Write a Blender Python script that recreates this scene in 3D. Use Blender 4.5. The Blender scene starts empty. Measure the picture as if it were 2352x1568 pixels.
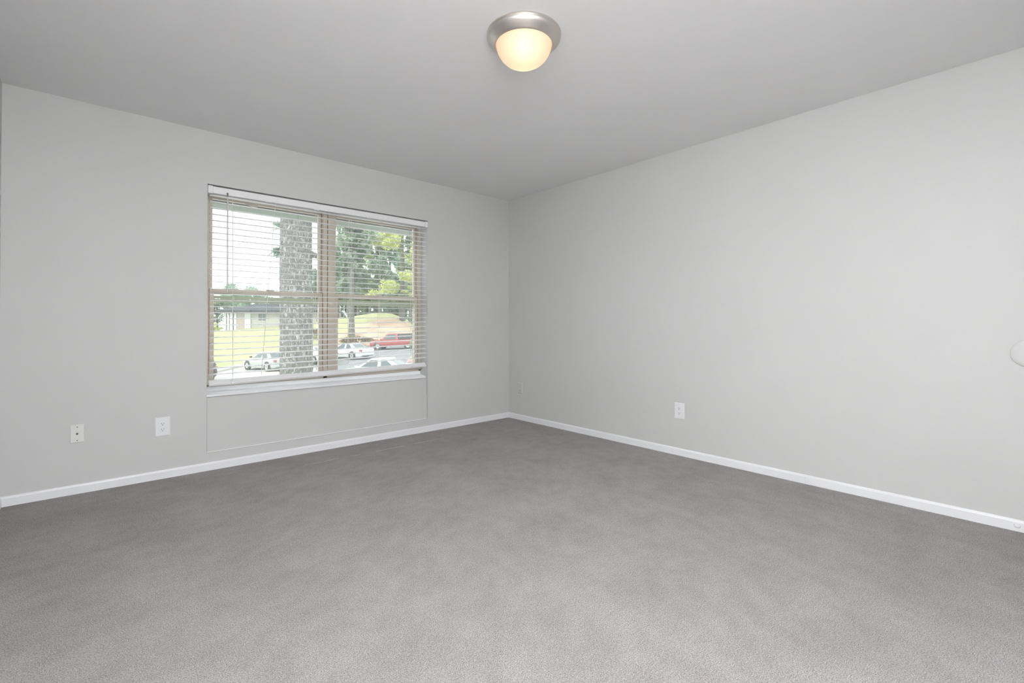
import bpy, math, random
from mathutils import Vector, Matrix
random.seed(7)
SC = bpy.context.scene
COL = SC.collection

# ------------------------------------------------------------------ camera
CAM = (-3.481, -3.957, 1.045)
YAW, PITCH, ROLL = math.radians(48.247), math.radians(0.469), math.radians(0.048)
cd = bpy.data.cameras.new('camera'); cam = bpy.data.objects.new('camera', cd); COL.objects.link(cam)
cd.sensor_width = 36; cd.lens = 1070.8 * 36 / 2352; cd.shift_y = -47.97 / 2352
cd.clip_start = 0.02; cd.clip_end = 500
cam.matrix_world = (Matrix.Translation(CAM) @ Matrix.Rotation(YAW - math.pi / 2, 4, 'Z')
                    @ Matrix.Rotation(math.pi / 2 + PITCH, 4, 'X') @ Matrix.Rotation(-ROLL, 4, 'Z'))
SC.camera = cam

# ------------------------------------------------------------------ world, sun, large lights, exposure
W = bpy.data.worlds.new('world'); SC.world = W; W.use_nodes = True
bg = W.node_tree.nodes['Background']; bg.inputs[0].default_value = (0.93, 0.97, 1.0, 1); bg.inputs[1].default_value = 2.7
sd = bpy.data.lights.new('sun', 'SUN'); so = bpy.data.objects.new('sun', sd); COL.objects.link(so)
sd.energy = 2.8; sd.angle = math.radians(3); sd.color = (1.0, 0.96, 0.88)
so.rotation_euler = Vector((0.62, 0.33, -0.75)).to_track_quat('-Z', 'Y').to_euler()

# the photographer's flash beside the camera, out of view: one head bounced off the ceiling, plus an unseen area light added as fill
FLASH = (0.975, 0.984, 1.0)
pd = bpy.data.lights.new('bounce_flash', 'SPOT'); po = bpy.data.objects.new('bounce_flash', pd); COL.objects.link(po)
pd.energy = 920; pd.spot_size = math.radians(112); pd.spot_blend = .6; pd.shadow_soft_size = .12; pd.color = FLASH
po.location = (-3.5, -4.1, 1.25); po.rotation_euler = (Vector((-3.5, -4.3, 2.44)) - po.location).to_track_quat('-Z', 'Y').to_euler()
ad = bpy.data.lights.new('fill_area', 'AREA'); ao = bpy.data.objects.new('fill_area', ad); COL.objects.link(ao)
ad.shape = 'RECTANGLE'; ad.size = .5; ad.size_y = 1.2; ad.energy = 27; ad.color = FLASH
ao.location = (-3.6, -4.70, .85); ao.rotation_euler = (Vector((-3.5, 0, 1.0)) - ao.location).to_track_quat('-Z', 'Y').to_euler()

vs = SC.view_settings
vs.view_transform = 'Standard'; vs.look = 'None'; vs.gamma = 1.0; vs.use_curve_mapping = False
vs.exposure = 0.0

# ------------------------------------------------------------------ materials
def srgb(r, g, b):
    f = lambda c: (c / 255 / 12.92) if c / 255 <= .04045 else ((c / 255 + .055) / 1.055) ** 2.4
    return (f(r), f(g), f(b), 1)

def outd(r, g, b, k=.65):
    return tuple(c * k for c in srgb(r, g, b)[:3]) + (1,)

def mat(name, col, rough=.6, metal=0.0, noise=None, bump=None, spec=0.5, coat=0, trans=0):
    """noise=(scale, amount) varies the colour, bump=(scale, strength, distance)"""
    m = bpy.data.materials.new(name); m.use_nodes = True
    nt = m.node_tree; b = nt.nodes['Principled BSDF']
    b.inputs['Base Color'].default_value = col; b.inputs['Roughness'].default_value = rough
    b.inputs['Metallic'].default_value = metal; b.inputs['Specular IOR Level'].default_value = spec
    if coat: b.inputs['Coat Weight'].default_value = coat
    tc = nt.nodes.new('ShaderNodeTexCoord')
    if noise:
        n = nt.nodes.new('ShaderNodeTexNoise'); n.inputs['Scale'].default_value = noise[0]; n.inputs['Detail'].default_value = 5
        nt.links.new(tc.outputs['Object'], n.inputs['Vector'])
        r = nt.nodes.new('ShaderNodeValToRGB')
        a = noise[1]
        r.color_ramp.elements[0].position = .3; r.color_ramp.elements[1].position = .7
        r.color_ramp.elements[0].color = tuple(c * (1 - a) for c in col[:3]) + (1,)
        r.color_ramp.elements[1].color = tuple(min(1, c * (1 + a)) for c in col[:3]) + (1,)
        nt.links.new(n.outputs['Fac'], r.inputs['Fac']); nt.links.new(r.outputs['Color'], b.inputs['Base Color'])
    if bump:
        n = nt.nodes.new('ShaderNodeTexNoise'); n.inputs['Scale'].default_value = bump[0]; n.inputs['Detail'].default_value = 4
        nt.links.new(tc.outputs['Object'], n.inputs['Vector'])
        k = nt.nodes.new('ShaderNodeBump'); k.inputs['Strength'].default_value = bump[1]; k.inputs['Distance'].default_value = bump[2]
        nt.links.new(n.outputs['Fac'], k.inputs['Height']); nt.links.new(k.outputs['Normal'], b.inputs['Normal'])
    return m

def leaf_mat(name, c0, c1):
    m = bpy.data.materials.new(name); m.use_nodes = True; nt = m.node_tree; nt.nodes.clear()
    out = nt.nodes.new('ShaderNodeOutputMaterial'); tc = nt.nodes.new('ShaderNodeTexCoord')
    n = nt.nodes.new('ShaderNodeTexNoise'); n.inputs['Scale'].default_value = .45; n.inputs['Detail'].default_value = 4
    nt.links.new(tc.outputs['Object'], n.inputs['Vector'])
    r = nt.nodes.new('ShaderNodeValToRGB'); r.color_ramp.elements[0].position = .36; r.color_ramp.elements[1].position = .64
    r.color_ramp.elements[0].color = c0; r.color_ramp.elements[1].color = c1
    nt.links.new(n.outputs['Fac'], r.inputs['Fac'])
    d = nt.nodes.new('ShaderNodeBsdfDiffuse'); t = nt.nodes.new('ShaderNodeBsdfTranslucent'); mx = nt.nodes.new('ShaderNodeMixShader')
    mx.inputs[0].default_value = .4
    nt.links.new(r.outputs['Color'], d.inputs['Color']); nt.links.new(r.outputs['Color'], t.inputs['Color'])
    nt.links.new(d.outputs[0], mx.inputs[1]); nt.links.new(t.outputs[0], mx.inputs[2]); nt.links.new(mx.outputs[0], out.inputs[0])
    return m

def glass_mat(name, tint=(.93, .96, .94, 1), veil=.075):
    m = bpy.data.materials.new(name); m.use_nodes = True; nt = m.node_tree; nt.nodes.clear()
    out = nt.nodes.new('ShaderNodeOutputMaterial')
    t = nt.nodes.new('ShaderNodeBsdfTransparent'); t.inputs[0].default_value = tint
    g = nt.nodes.new('ShaderNodeBsdfGlossy'); g.inputs['Roughness'].default_value = .02; g.inputs[0].default_value = (.8, .8, .8, 1)
    f = nt.nodes.new('ShaderNodeFresnel'); f.inputs[0].default_value = 1.25
    mx = nt.nodes.new('ShaderNodeMixShader')
    du = nt.nodes.new('ShaderNodeBsdfDiffuse'); du.inputs[0].default_value = (.9, .92, .9, 1)      # pale diffuse veil, stands for haze and glare over the view
    tl = nt.nodes.new('ShaderNodeBsdfTranslucent'); tl.inputs[0].default_value = (.9, .92, .9, 1)
    m1 = nt.nodes.new('ShaderNodeMixShader'); nt.links.new(du.outputs[0], m1.inputs[1]); nt.links.new(tl.outputs[0], m1.inputs[2])
    m2 = nt.nodes.new('ShaderNodeMixShader'); m2.inputs[0].default_value = veil
    nt.links.new(t.outputs[0], m2.inputs[1]); nt.links.new(m1.outputs[0], m2.inputs[2]); t = m2
    nt.links.new(f.outputs[0], mx.inputs[0]); nt.links.new(t.outputs[0], mx.inputs[1]); nt.links.new(g.outputs[0], mx.inputs[2])
    nt.links.new(mx.outputs[0], out.inputs[0])
    return m

def carpet_mat():
    m = bpy.data.materials.new('carpet'); m.use_nodes = True; nt = m.node_tree; b = nt.nodes['Principled BSDF']
    b.inputs['Roughness'].default_value = .95; b.inputs['Specular IOR Level'].default_value = .1
    b.inputs['Sheen Weight'].default_value = .15; b.inputs['Sheen Roughness'].default_value = .5
    tc = nt.nodes.new('ShaderNodeTexCoord')
    def noi(scale, detail, rough=.6):
        n = nt.nodes.new('ShaderNodeTexNoise'); n.inputs['Scale'].default_value = scale
        n.inputs['Detail'].default_value = detail; n.inputs['Roughness'].default_value = rough
        nt.links.new(tc.outputs['Object'], n.inputs['Vector']); return n
    def ramp(n, p0, c0, p1, c1):
        r = nt.nodes.new('ShaderNodeValToRGB'); e = r.color_ramp.elements
        e[0].position = p0; e[1].position = p1; e[0].color = c0; e[1].color = c1
        nt.links.new(n.outputs['Fac'], r.inputs['Fac']); return r
    def mul(a, bb, kind='MULTIPLY'):
        x = nt.nodes.new('ShaderNodeMixRGB'); x.blend_type = kind; x.inputs[0].default_value = 1
        nt.links.new(a.outputs[0], x.inputs[1]); nt.links.new(bb.outputs[0], x.inputs[2]); return x
    fibre = ramp(noi(270, 4, .8), .34, srgb(90, 88, 87), .62, srgb(211, 207, 206))
    tuft = ramp(noi(95, 2), .3, (.84, .83, .83, 1), .65, (1, 1, 1, 1))
    patch = ramp(noi(3.2, 3, .55), .36, (.89, .88, .875, 1), .62, (1, 1, 1, 1))
    wear = ramp(noi(13, 5, .65), .36, (.905, .893, .89, 1), .60, (1, 1, 1, 1))
    c = mul(mul(mul(fibre, tuft), patch), wear)
    nt.links.new(c.outputs[0], b.inputs['Base Color'])
    k = nt.nodes.new('ShaderNodeBump'); k.inputs['Strength'].default_value = .8; k.inputs['Distance'].default_value = .006
    nt.links.new(noi(290, 4, .75).outputs['Fac'], k.inputs['Height']); nt.links.new(k.outputs['Normal'], b.inputs['Normal'])
    return m

def ground_mat():
    """short lawn that turns to bare clay on the bank at the far side"""
    m = bpy.data.materials.new('lawn'); m.use_nodes = True; nt = m.node_tree; b = nt.nodes['Principled BSDF']
    b.inputs['Roughness'].default_value = .95; b.inputs['Specular IOR Level'].default_value = .1
    tc = nt.nodes.new('ShaderNodeTexCoord')
    def noi(s, d):
        n = nt.nodes.new('ShaderNodeTexNoise'); n.inputs['Scale'].default_value = s; n.inputs['Detail'].default_value = d
        nt.links.new(tc.outputs['Object'], n.inputs['Vector']); return n
    def ramp(n, p0, c0, p1, c1):
        r = nt.nodes.new('ShaderNodeValToRGB'); e = r.color_ramp.elements
        e[0].position = p0; e[1].position = p1; e[0].color = c0; e[1].color = c1
        nt.links.new(n.outputs['Fac'], r.inputs['Fac']); return r
    g = ramp(noi(.35, 6), .35, outd(190, 192, 146), .65, outd(206, 200, 158))
    d = ramp(noi(.5, 7), .3, outd(208, 174, 152), .7, outd(232, 206, 184))
    at = nt.nodes.new('ShaderNodeAttribute'); at.attribute_name = 'clay'
    n2 = noi(.5, 5); ad = nt.nodes.new('ShaderNodeMath'); ad.operation = 'ADD'
    sb = nt.nodes.new('ShaderNodeMath'); sb.operation = 'SUBTRACT'; sb.inputs[1].default_value = .5
    nt.links.new(n2.outputs['Fac'], sb.inputs[0]); nt.links.new(at.outputs['Fac'], ad.inputs[0]); nt.links.new(sb.outputs[0], ad.inputs[1])
    rr = nt.nodes.new('ShaderNodeMapRange'); rr.inputs[1].default_value = .35; rr.inputs[2].default_value = .65
    nt.links.new(ad.outputs[0], rr.inputs[0])
    mx = nt.nodes.new('ShaderNodeMixRGB'); nt.links.new(rr.outputs[0], mx.inputs[0])
    nt.links.new(g.outputs[0], mx.inputs[1]); nt.links.new(d.outputs[0], mx.inputs[2])
    nt.links.new(mx.outputs[0], b.inputs['Base Color'])
    return m

def bark_mat():
    m = bpy.data.materials.new('bark'); m.use_nodes = True; nt = m.node_tree; b = nt.nodes['Principled BSDF']
    b.inputs['Roughness'].default_value = .95; b.inputs['Specular IOR Level'].default_value = .15
    tc = nt.nodes.new('ShaderNodeTexCoord'); mp = nt.nodes.new('ShaderNodeMapping'); mp.inputs['Scale'].default_value = (1, 1, .5)
    nt.links.new(tc.outputs['Object'], mp.inputs['Vector'])
    nz = nt.nodes.new('ShaderNodeTexNoise'); nz.inputs['Scale'].default_value = 26; nz.inputs['Detail'].default_value = 5
    nt.links.new(mp.outputs[0], nz.inputs['Vector'])
    vo = nt.nodes.new('ShaderNodeTexVoronoi'); vo.feature = 'DISTANCE_TO_EDGE'; vo.inputs['Scale'].default_value = 13
    mixv = nt.nodes.new('ShaderNodeMixRGB'); mixv.inputs[0].default_value = .16
    nt.links.new(mp.outputs[0], mixv.inputs[1]); nt.links.new(nz.outputs['Color'], mixv.inputs[2]); nt.links.new(mixv.outputs[0], vo.inputs['Vector'])
    r = nt.nodes.new('ShaderNodeValToRGB'); e = r.color_ramp.elements
    e[0].position = .02; e[1].position = .26; e[0].color = outd(112, 110, 108); e[1].color = outd(192, 190, 187)
    nt.links.new(vo.outputs['Distance'], r.inputs['Fac'])
    r2 = nt.nodes.new('ShaderNodeValToRGB'); e = r2.color_ramp.elements
    e[0].position = .3; e[1].position = .7; e[0].color = (.72, .72, .72, 1); e[1].color = (1, 1, 1, 1)
    nt.links.new(nz.outputs['Fac'], r2.inputs['Fac'])
    x = nt.nodes.new('ShaderNodeMixRGB'); x.blend_type = 'MULTIPLY'; x.inputs[0].default_value = 1
    nt.links.new(r.outputs[0], x.inputs[1]); nt.links.new(r2.outputs[0], x.inputs[2]); nt.links.new(x.outputs[0], b.inputs['Base Color'])
    k = nt.nodes.new('ShaderNodeBump'); k.inputs['Strength'].default_value = 1; k.inputs['Distance'].default_value = .03
    nt.links.new(r.outputs[0], k.inputs['Height']); nt.links.new(k.outputs['Normal'], b.inputs['Normal'])
    return m

def dome_mat():
    m = bpy.data.materials.new('frosted_glass'); m.use_nodes = True; nt = m.node_tree; nt.nodes.clear()
    out = nt.nodes.new('ShaderNodeOutputMaterial')
    t = nt.nodes.new('ShaderNodeBsdfTranslucent'); t.inputs[0].default_value = (1.0, .84, .67, 1)
    p = nt.nodes.new('ShaderNodeBsdfPrincipled'); p.inputs['Base Color'].default_value = (.9, .82, .72, 1); p.inputs['Roughness'].default_value = .25
    mx = nt.nodes.new('ShaderNodeMixShader'); mx.inputs[0].default_value = .25
    nt.links.new(t.outputs[0], mx.inputs[1]); nt.links.new(p.outputs[0], mx.inputs[2]); nt.links.new(mx.outputs[0], out.inputs[0])
    return m

def emit_mat(name, col, s):
    m = bpy.data.materials.new(name); m.use_nodes = True; nt = m.node_tree; nt.nodes.clear()
    out = nt.nodes.new('ShaderNodeOutputMaterial'); e = nt.nodes.new('ShaderNodeEmission')
    e.inputs[0].default_value = col; e.inputs[1].default_value = s; nt.links.new(e.outputs[0], out.inputs[0]); return m

M = dict(
    wall=mat('wall_paint', srgb(208, 208, 207), .55, noise=(1.3, .012), bump=(90, .05, .002), spec=.3),
    ceiling=mat('ceiling_paint', srgb(241, 240, 240), .8, noise=(1.1, .012), bump=(60, .10, .003), spec=.2),
    caulk=mat('grey_caulk', srgb(172, 172, 170), .7), carpet=carpet_mat(),
    white=mat('white_trim_paint', srgb(244, 245, 247), .35, bump=(30, .04, .002)),
    plate=mat('white_plastic_plate', srgb(238, 239, 241), .3),
    ivory=mat('ivory_plastic_plate', srgb(228, 228, 224), .35),
    blind=mat('white_vinyl_blind', srgb(245, 245, 246), .4),
    cord=mat('blind_cord', srgb(232, 230, 222), .8),
    wand=mat('clear_acrylic_wand', srgb(214, 216, 216), .15),
    frame=mat('beige_window_vinyl', srgb(216, 206, 193), .45),
    track=mat('dark_track', srgb(122, 106, 94), .6),
    glass=glass_mat('window_glass'),
    storm=mat('bronze_storm_frame', srgb(196, 198, 178), .5),
    soffit=mat('shaded_soffit', srgb(46, 47, 40), .8),  # near-black tone stands for the shadow beneath the eave
    fascia=mat('pale_green_fascia', srgb(228, 236, 226), .7),
    nickel=mat('brushed_nickel', srgb(208, 201, 195), .42, 1.0, bump=(220, .08, .001)),
    dome=dome_mat(), bulb=emit_mat('lamp_bulb', (1, .86, .68, 1), 4.4),
    dark=mat('dark_slot', srgb(40, 38, 36), .6), brass=mat('coax_metal', srgb(110, 96, 84), .35, .9),
    thread=mat('pale_seam_thread', srgb(206, 200, 190), .9),
    asphalt=mat('asphalt', outd(150, 151, 155), .9, noise=(.6, .10)),
    concrete=mat('kerb_concrete', outd(226, 220, 212), .9, noise=(2, .06)),
    stripe=mat('parking_stripe', outd(240, 240, 236), .8),
    lawn=ground_mat(), bark=bark_mat(),
    bark2=mat('far_bark', outd(124, 122, 114), .95, noise=(3, .2)),
    leaf_dark=leaf_mat('dark_needles', outd(122, 140, 124, 1.0), outd(172, 186, 164, 1.0)),
    leaf_mid=leaf_mat('green_leaves', outd(140, 158, 118, 1.0), outd(190, 202, 156, 1.0)),
    leaf_lime=leaf_mat('sunlit_needles', outd(196, 204, 132, .92), outd(246, 248, 190, .92)),
    leaf_blue=leaf_mat('blue_green_needles', outd(136, 160, 146, 1.0), outd(184, 202, 184, 1.0)),
    brush=mat('dry_brush', outd(150, 132, 104), .95, noise=(2, .3)),
    stucco=mat('pale_stucco', outd(202, 198, 192), .9, noise=(.8, .03)),
    brickpink=mat('pale_brick', outd(200, 184, 176), .9, noise=(3, .05)),
    post=mat('white_post_paint', outd(240, 240, 242), .6),
    roof=mat('grey_shingle_roof', outd(84, 88, 96), .9, noise=(2, .12)),
    pane=mat('far_window_pane', outd(112, 120, 122), .15),
    silver=mat('silver_car_paint', outd(196, 200, 200, .8), .25, .25, coat=.6),
    whitecar=mat('white_car_paint', outd(238, 240, 242, .8), .25, coat=.6),
    redcar=mat('red_truck_paint', outd(176, 86, 88, .8), .3, coat=.5),
    darkcar=mat('dark_grey_car_paint', outd(84, 86, 88, .8), .3, coat=.5),
    bluecar=mat('pale_blue_truck_paint', outd(206, 218, 226, .8), .3, coat=.5),
    carglass=mat('car_glass', srgb(84, 92, 98), .15, spec=.5),
    tyre=mat('tyre_rubber', srgb(58, 58, 60), .8), hub=mat('wheel_alloy', srgb(200, 202, 204), .3, .6),
    lampred=mat('tail_lamp', outd(190, 104, 102), .35), pinkroof=mat('faded_red_roof', outd(214, 168, 166), .4), lampwhite=mat('head_lamp', srgb(226, 230, 232), .2),
    bumper=mat('black_bumper', srgb(66, 66, 68), .6),
)

# ------------------------------------------------------------------ mesh helpers
class MB:
    def __init__(s): s.v = []; s.f = []
    def quad(s, a, b, c, d):
        n = len(s.v); s.v += [tuple(a), tuple(b), tuple(c), tuple(d)]; s.f.append((n, n + 1, n + 2, n + 3)); return s
    def box(s, x0, x1, y0, y1, z0, z1, mtx=None):
        n = len(s.v)
        vs_ = [(x, y, z) for z in (z0, z1) for y in (y0, y1) for x in (x0, x1)]
        if mtx: vs_ = [tuple(mtx @ Vector(q)) for q in vs_]
        s.v += vs_
        s.f += [tuple(n + i for i in q) for q in ((0, 2, 3, 1), (4, 5, 7, 6), (0, 1, 5, 4), (2, 6, 7, 3), (0, 4, 6, 2), (1, 3, 7, 5))]
        return s
    def lathe(s, prof, seg=32, c=(0, 0, 0), close0=True, close1=True, axis='Z'):
        n = len(s.v)
        for r, z in prof:
            for i in range(seg):
                a = 2 * math.pi * i / seg; p = (r * math.cos(a), r * math.sin(a), z)
                if axis == 'Y': p = (p[0], p[2], p[1])
                if axis == 'X': p = (p[2], p[0], p[1])
                s.v.append((p[0] + c[0], p[1] + c[1], p[2] + c[2]))
        for j in range(len(prof) - 1):
            for i in range(seg):
                a = n + j * seg + i; b = n + j * seg + (i + 1) % seg
                s.f.append((a, b, b + seg, a + seg))
        if close0: s.f.append(tuple(n + i for i in reversed(range(seg))))
        if close1: s.f.append(tuple(n + (len(prof) - 1) * seg + i for i in range(seg)))
        return s
    def tube(s, pts, r, seg=8):
        pts = [Vector(p) for p in pts]; n = len(s.v); rr = r if isinstance(r, (list, tuple)) else [r] * len(pts)
        for k, p in enumerate(pts):
            d = (pts[min(k + 1, len(pts) - 1)] - pts[max(k - 1, 0)]).normalized()
            a = d.orthogonal().normalized() if abs(d.z) > .99 else Vector((0, 0, 1)).cross(d).normalized()
            b = d.cross(a)
            for i in range(seg):
                t = 2 * math.pi * i / seg; s.v.append(tuple(p + rr[k] * (math.cos(t) * a + math.sin(t) * b)))
        for k in range(len(pts) - 1):
            for i in range(seg):
                a = n + k * seg + i; b = n + k * seg + (i + 1) % seg; s.f.append((a, b, b + seg, a + seg))
        s.f.append(tuple(n + i for i in reversed(range(seg)))); s.f.append(tuple(n + (len(pts) - 1) * seg + i for i in range(seg)))
        return s
    def loft(s, rings, cap=True):
        n = len(s.v); k = len(rings[0])
        for r in rings: s.v += [tuple(p) for p in r]
        for j in range(len(rings) - 1):
            for i in range(k):
                a = n + j * k + i; b = n + j * k + (i + 1) % k; s.f.append((a, b, b + k, a + k))
        if cap:
            s.f.append(tuple(n + i for i in reversed(range(k)))); s.f.append(tuple(n + (len(rings) - 1) * k + i for i in range(k)))
        return s
    def build(s, name, m, parent=None, smooth=False, bevel=0, recalc=True):
        me = bpy.data.meshes.new(name); me.from_pydata(s.v, [], s.f)
        if recalc:
            import bmesh
            b = bmesh.new(); b.from_mesh(me); bmesh.ops.recalc_face_normals(b, faces=b.faces); b.to_mesh(me); b.free()
        me.materials.append(m)
        if smooth:
            me.shade_smooth()
            me.set_sharp_from_angle(angle=math.radians(40))
        o = bpy.data.objects.new(name, me); COL.objects.link(o)
        if parent: o.parent = parent
        if bevel:
            k = o.modifiers.new('bevel', 'BEVEL'); k.width = bevel; k.segments = 2; k.limit_method = 'ANGLE'
        return o

def tag(o, label=None, cat=None, group=None, kind=None):
    if label: o['label'] = label
    if cat: o['category'] = cat
    if group: o['group'] = group
    if kind: o['kind'] = kind
    return o
def empty(name, loc=(0, 0, 0), rz=0):
    o = bpy.data.objects.new(name, None); COL.objects.link(o); o.location = loc; o.rotation_euler = (0, 0, rz); o.empty_display_size = .1; return o
def struct(name, mb, m, label, **k):
    return tag(mb.build(name, m, **k), label, kind='structure')

# ------------------------------------------------------------------ room shell
H = 2.44; XL = -3.892; YR = -4.75
OX0, OX1, OZ0, OZ1 = -2.885, -1.055, 0.122, 2.060          # window recess in the window wall
WT = .22
struct('floor', MB().box(XL - .2, .2, YR - .2, .02, -.12, 0), M['carpet'], 'mottled grey cut-pile carpet across the whole room floor')
struct('ceiling', MB().box(XL - .2, .2, YR - .2, WT, H, H + .15), M['ceiling'], 'flat pale grey painted ceiling')
w = MB()
w.box(XL - .2, OX0, 0, WT, 0, H).box(OX1, .2, 0, WT, 0, H).box(OX0, OX1, 0, WT, 0, OZ0).box(OX0, OX1, 0, WT, OZ1, H)
struct('wall_left', w, M['wall'], 'pale grey painted wall that holds the window')
struct('wall_right', MB().box(0, .2, YR, 0, 0, H), M['wall'], 'pale grey painted blank wall on the right')
struct('wall_side', MB().box(XL - .2, XL, YR, 0, 0, H), M['wall'], 'pale grey side wall, a sliver at the left edge')
struct('wall_rear', MB().box(XL, 0, YR - .12, YR, 0, H), M['wall'], 'pale grey wall behind the camera')
dr = empty('door_1'); tag(dr, 'white panel door in the wall behind the camera', kind='structure')
MB().box(-1.25, -.45, YR + .002, YR + .03, .01, 2.03).build('door_leaf', M['white'], dr)
for x0, x1, z0, z1 in ((-1.33, -1.255, 0, 2.10), (-.445, -.37, 0, 2.10), (-1.255, -.445, 2.035, 2.10)): MB().box(x0, x1, YR, YR + .018, z0, z1).build('casing', M['white'], dr)
for z0, z1 in ((.2, .85), (1.0, 1.85)):
    for x0 in (-1.15, -.81): MB().box(x0, x0 + .26, YR + .03, YR + .036, z0, z1).build('door_panel', M['white'], dr)
MB().lathe([(.012, .03), (.012, .05), (.026, .06), (.026, .085), (.01, .095)], 16, (-1.19, YR, .95), axis='Y').build('door_knob', M['nickel'], dr, smooth=True)

def baseboard(name, pts_fn, length, label, joints):
    root = empty(name); tag(root, label, kind='structure')
    prof = [(0, 0), (.0125, 0), (.0125, .046), (.0095, .0535), (.004, .0575), (0, .0575)]
    edges = [0] + joints + [length]
    for a, b in zip(edges[:-1], edges[1:]):
        m = MB(); m.loft([[pts_fn(a, d, z) for d, z in prof], [pts_fn(b - .0008, d, z) for d, z in prof]])
        m.build('board', M['white'], root)
baseboard('baseboard_left', lambda t, d, z: (XL + t, -d, z), -XL, 'low white painted baseboard under the window wall', [2.1])
baseboard('baseboard_right', lambda t, d, z: (-d, -t, z), -YR, 'low white painted baseboard along the right wall', [2.95])
baseboard('baseboard_side', lambda t, d, z: (XL + d, -t, z), -YR, 'low white painted baseboard on the side wall', [])

# recessed panel and white sill below the window
pn = empty('trim_1'); tag(pn, 'shallow recessed grey panel below the window sill', kind='structure')
MB().box(OX0, OX1, .022, WT - .01, OZ0, .520).build('panel', M['wall'], pn)
MB().box(OX0 + .0028, OX0 + .0062, .0205, .0225, OZ0, .520).build('joint_and_lit_edge', M['caulk'], pn)
MB().box(OX0, OX1, .0205, .0225, OZ0, OZ0 + .004).build('joint_and_lit_edge', M['white'], pn)  # white strip paints the light caught along the recess's bottom ledge
sl = empty('trim_2'); tag(sl, 'white painted window sill with a rounded nosing', kind='structure')
prof = [(.150, .522), (.012, .522), (.008, .526), (.008, .537), (.012, .5415), (.040, .5435), (.044, .548), (.098, .551), (.112, .556), (.118, .584), (.150, .585)]
MB().loft([[(OX0 + .001, y, z) for y, z in prof], [(OX1 - .016, y, z) for y, z in prof]]).build('sill_board', M['white'], sl)

# ------------------------------------------------------------------ window: two double-hung units with a mullion
win = empty('window_1'); tag(win, 'twin beige vinyl double-hung window with a centre mullion', kind='structure')
FY0, FY1 = .130, .215
ZB, ZT = .585, OZ1
MB().box(OX0, OX0 + .030, FY0, FY1, ZB, ZT).build('jamb', M['frame'], win, bevel=.002)
MB().box(OX1 - .030, OX1, FY0, FY1, ZB, ZT).build('jamb', M['frame'], win, bevel=.002)
MB().box(OX0, OX1, FY0, FY1, ZT - .035, ZT).build('head_frame', M['frame'], win, bevel=.002)
MB().box(OX0, OX1, FY0, FY1, ZB, ZB + .015).build('sill_frame', M['frame'], win, bevel=.002)
MB().box(-2.018, -1.983, FY0, FY1, ZB, ZT).build('mullion_jamb', M['frame'], win, bevel=.002)
MB().box(-1.983, -1.978, FY0 + .006, FY1, ZB, ZT).build('mullion_joint', M['track'], win)
MB().box(-1.984, -1.977, FY0 + .001, FY1, ZB, .672).build('mullion_jamb', M['frame'], win)
MB().box(-1.978, -1.920, FY0 - .004, FY1, ZB, ZT).build('mullion_jamb', M['frame'], win, bevel=.002)
def sash(x0, x1, y0, y1, z0, z1, st, top, bot, name):
    s = empty(name); s.parent = win
    MB().box(x0, x0 + st, y0, y1, z0, z1).build('stile', M['frame'], s, bevel=.002)
    MB().box(x1 - st, x1, y0, y1, z0, z1).build('stile', M['frame'], s, bevel=.002)
    MB().box(x0 + st, x1 - st, y0, y1, z1 - top, z1).build('top_rail', M['frame'], s, bevel=.002)
    MB().box(x0 + st, x1 - st, y0, y1, z0, z0 + bot).build('bottom_rail', M['frame'], s, bevel=.002)
    ym = (y0 + y1) / 2
    MB().box(x0 + st - .005, x1 - st + .005, ym - .002, ym + .002, z0 + bot - .005, z1 - top + .005).build('pane', M['glass'], s)
    return s
for x0, x1 in ((OX0 + .030, -2.018), (-1.920, OX1 - .030)):
    # dark parting tracks beside the sashes
    for xa in (x0, x1 - .0035):
        MB().box(xa - .0005, xa + .0045, .1385, .160, ZB + .015, .672).build('track_filler', M['frame'], win)
        MB().box(xa, xa + .0035, .1405, .1435, .672, 1.316).build('track', M['track'], win)
        MB().box(xa, xa + .0035, .1745, .1775, 1.316, ZT - .035).build('track', M['track'], win)
    sash(x0 + .004, x1 - .004, .172, .200, 1.278, ZT - .035, .024, .028, .036, 'upper_sash')
    sash(x0 + .004, x1 - .004, .138, .166, ZB + .015, 1.316, .030, .034, .027, 'lower_sash')
    lk = MB().box((x0 + x1) / 2 - .03, (x0 + x1) / 2 + .03, .128, .142, 1.316, 1.326).build('sash_lock', M['frame'], win, bevel=.002)
    # outer storm sash with a green-bronze middle rail
    ss = empty('storm_sash'); ss.parent = win
    MB().box(x0, x1, .202, .213, 1.246, 1.266).build('middle_rail', M['storm'], ss)
    MB().box(x0, x1, .206, .213, 1.218, 1.243).build('middle_rail', M['storm'], ss)
    MB().box(x0, x0 + .018, .204, .213, ZB + .015, ZT - .035).build('stile', M['storm'], ss)
    MB().box(x1 - .018, x1, .204, .213, ZB + .015, ZT - .035).build('stile', M['storm'], ss)
# small loose corner of the head liner that hangs into the left pane
MB().loft([[(-2.66, .160, 2.01), (-2.52, .160, 2.01), (-2.525, .160, 1.965)], [(-2.66, .166, 2.01), (-2.52, .166, 2.01), (-2.525, .166, 1.965)]]).build('head_liner_tab', M['frame'], win)

# eave outside, above the window
ev = empty('trim_3'); tag(ev, 'roof eave outside with dark soffit and pale green fascia', kind='structure')
MB().box(XL - 3, 3, WT, .84, 2.108, 2.15).build('soffit', M['soffit'], ev)
x = XL - 3
while x < 3:
    MB().box(x, x + 1.214, .81, .84, 2.062, 2.108).build('fascia_board', M['fascia'], ev); x += 1.22

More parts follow.
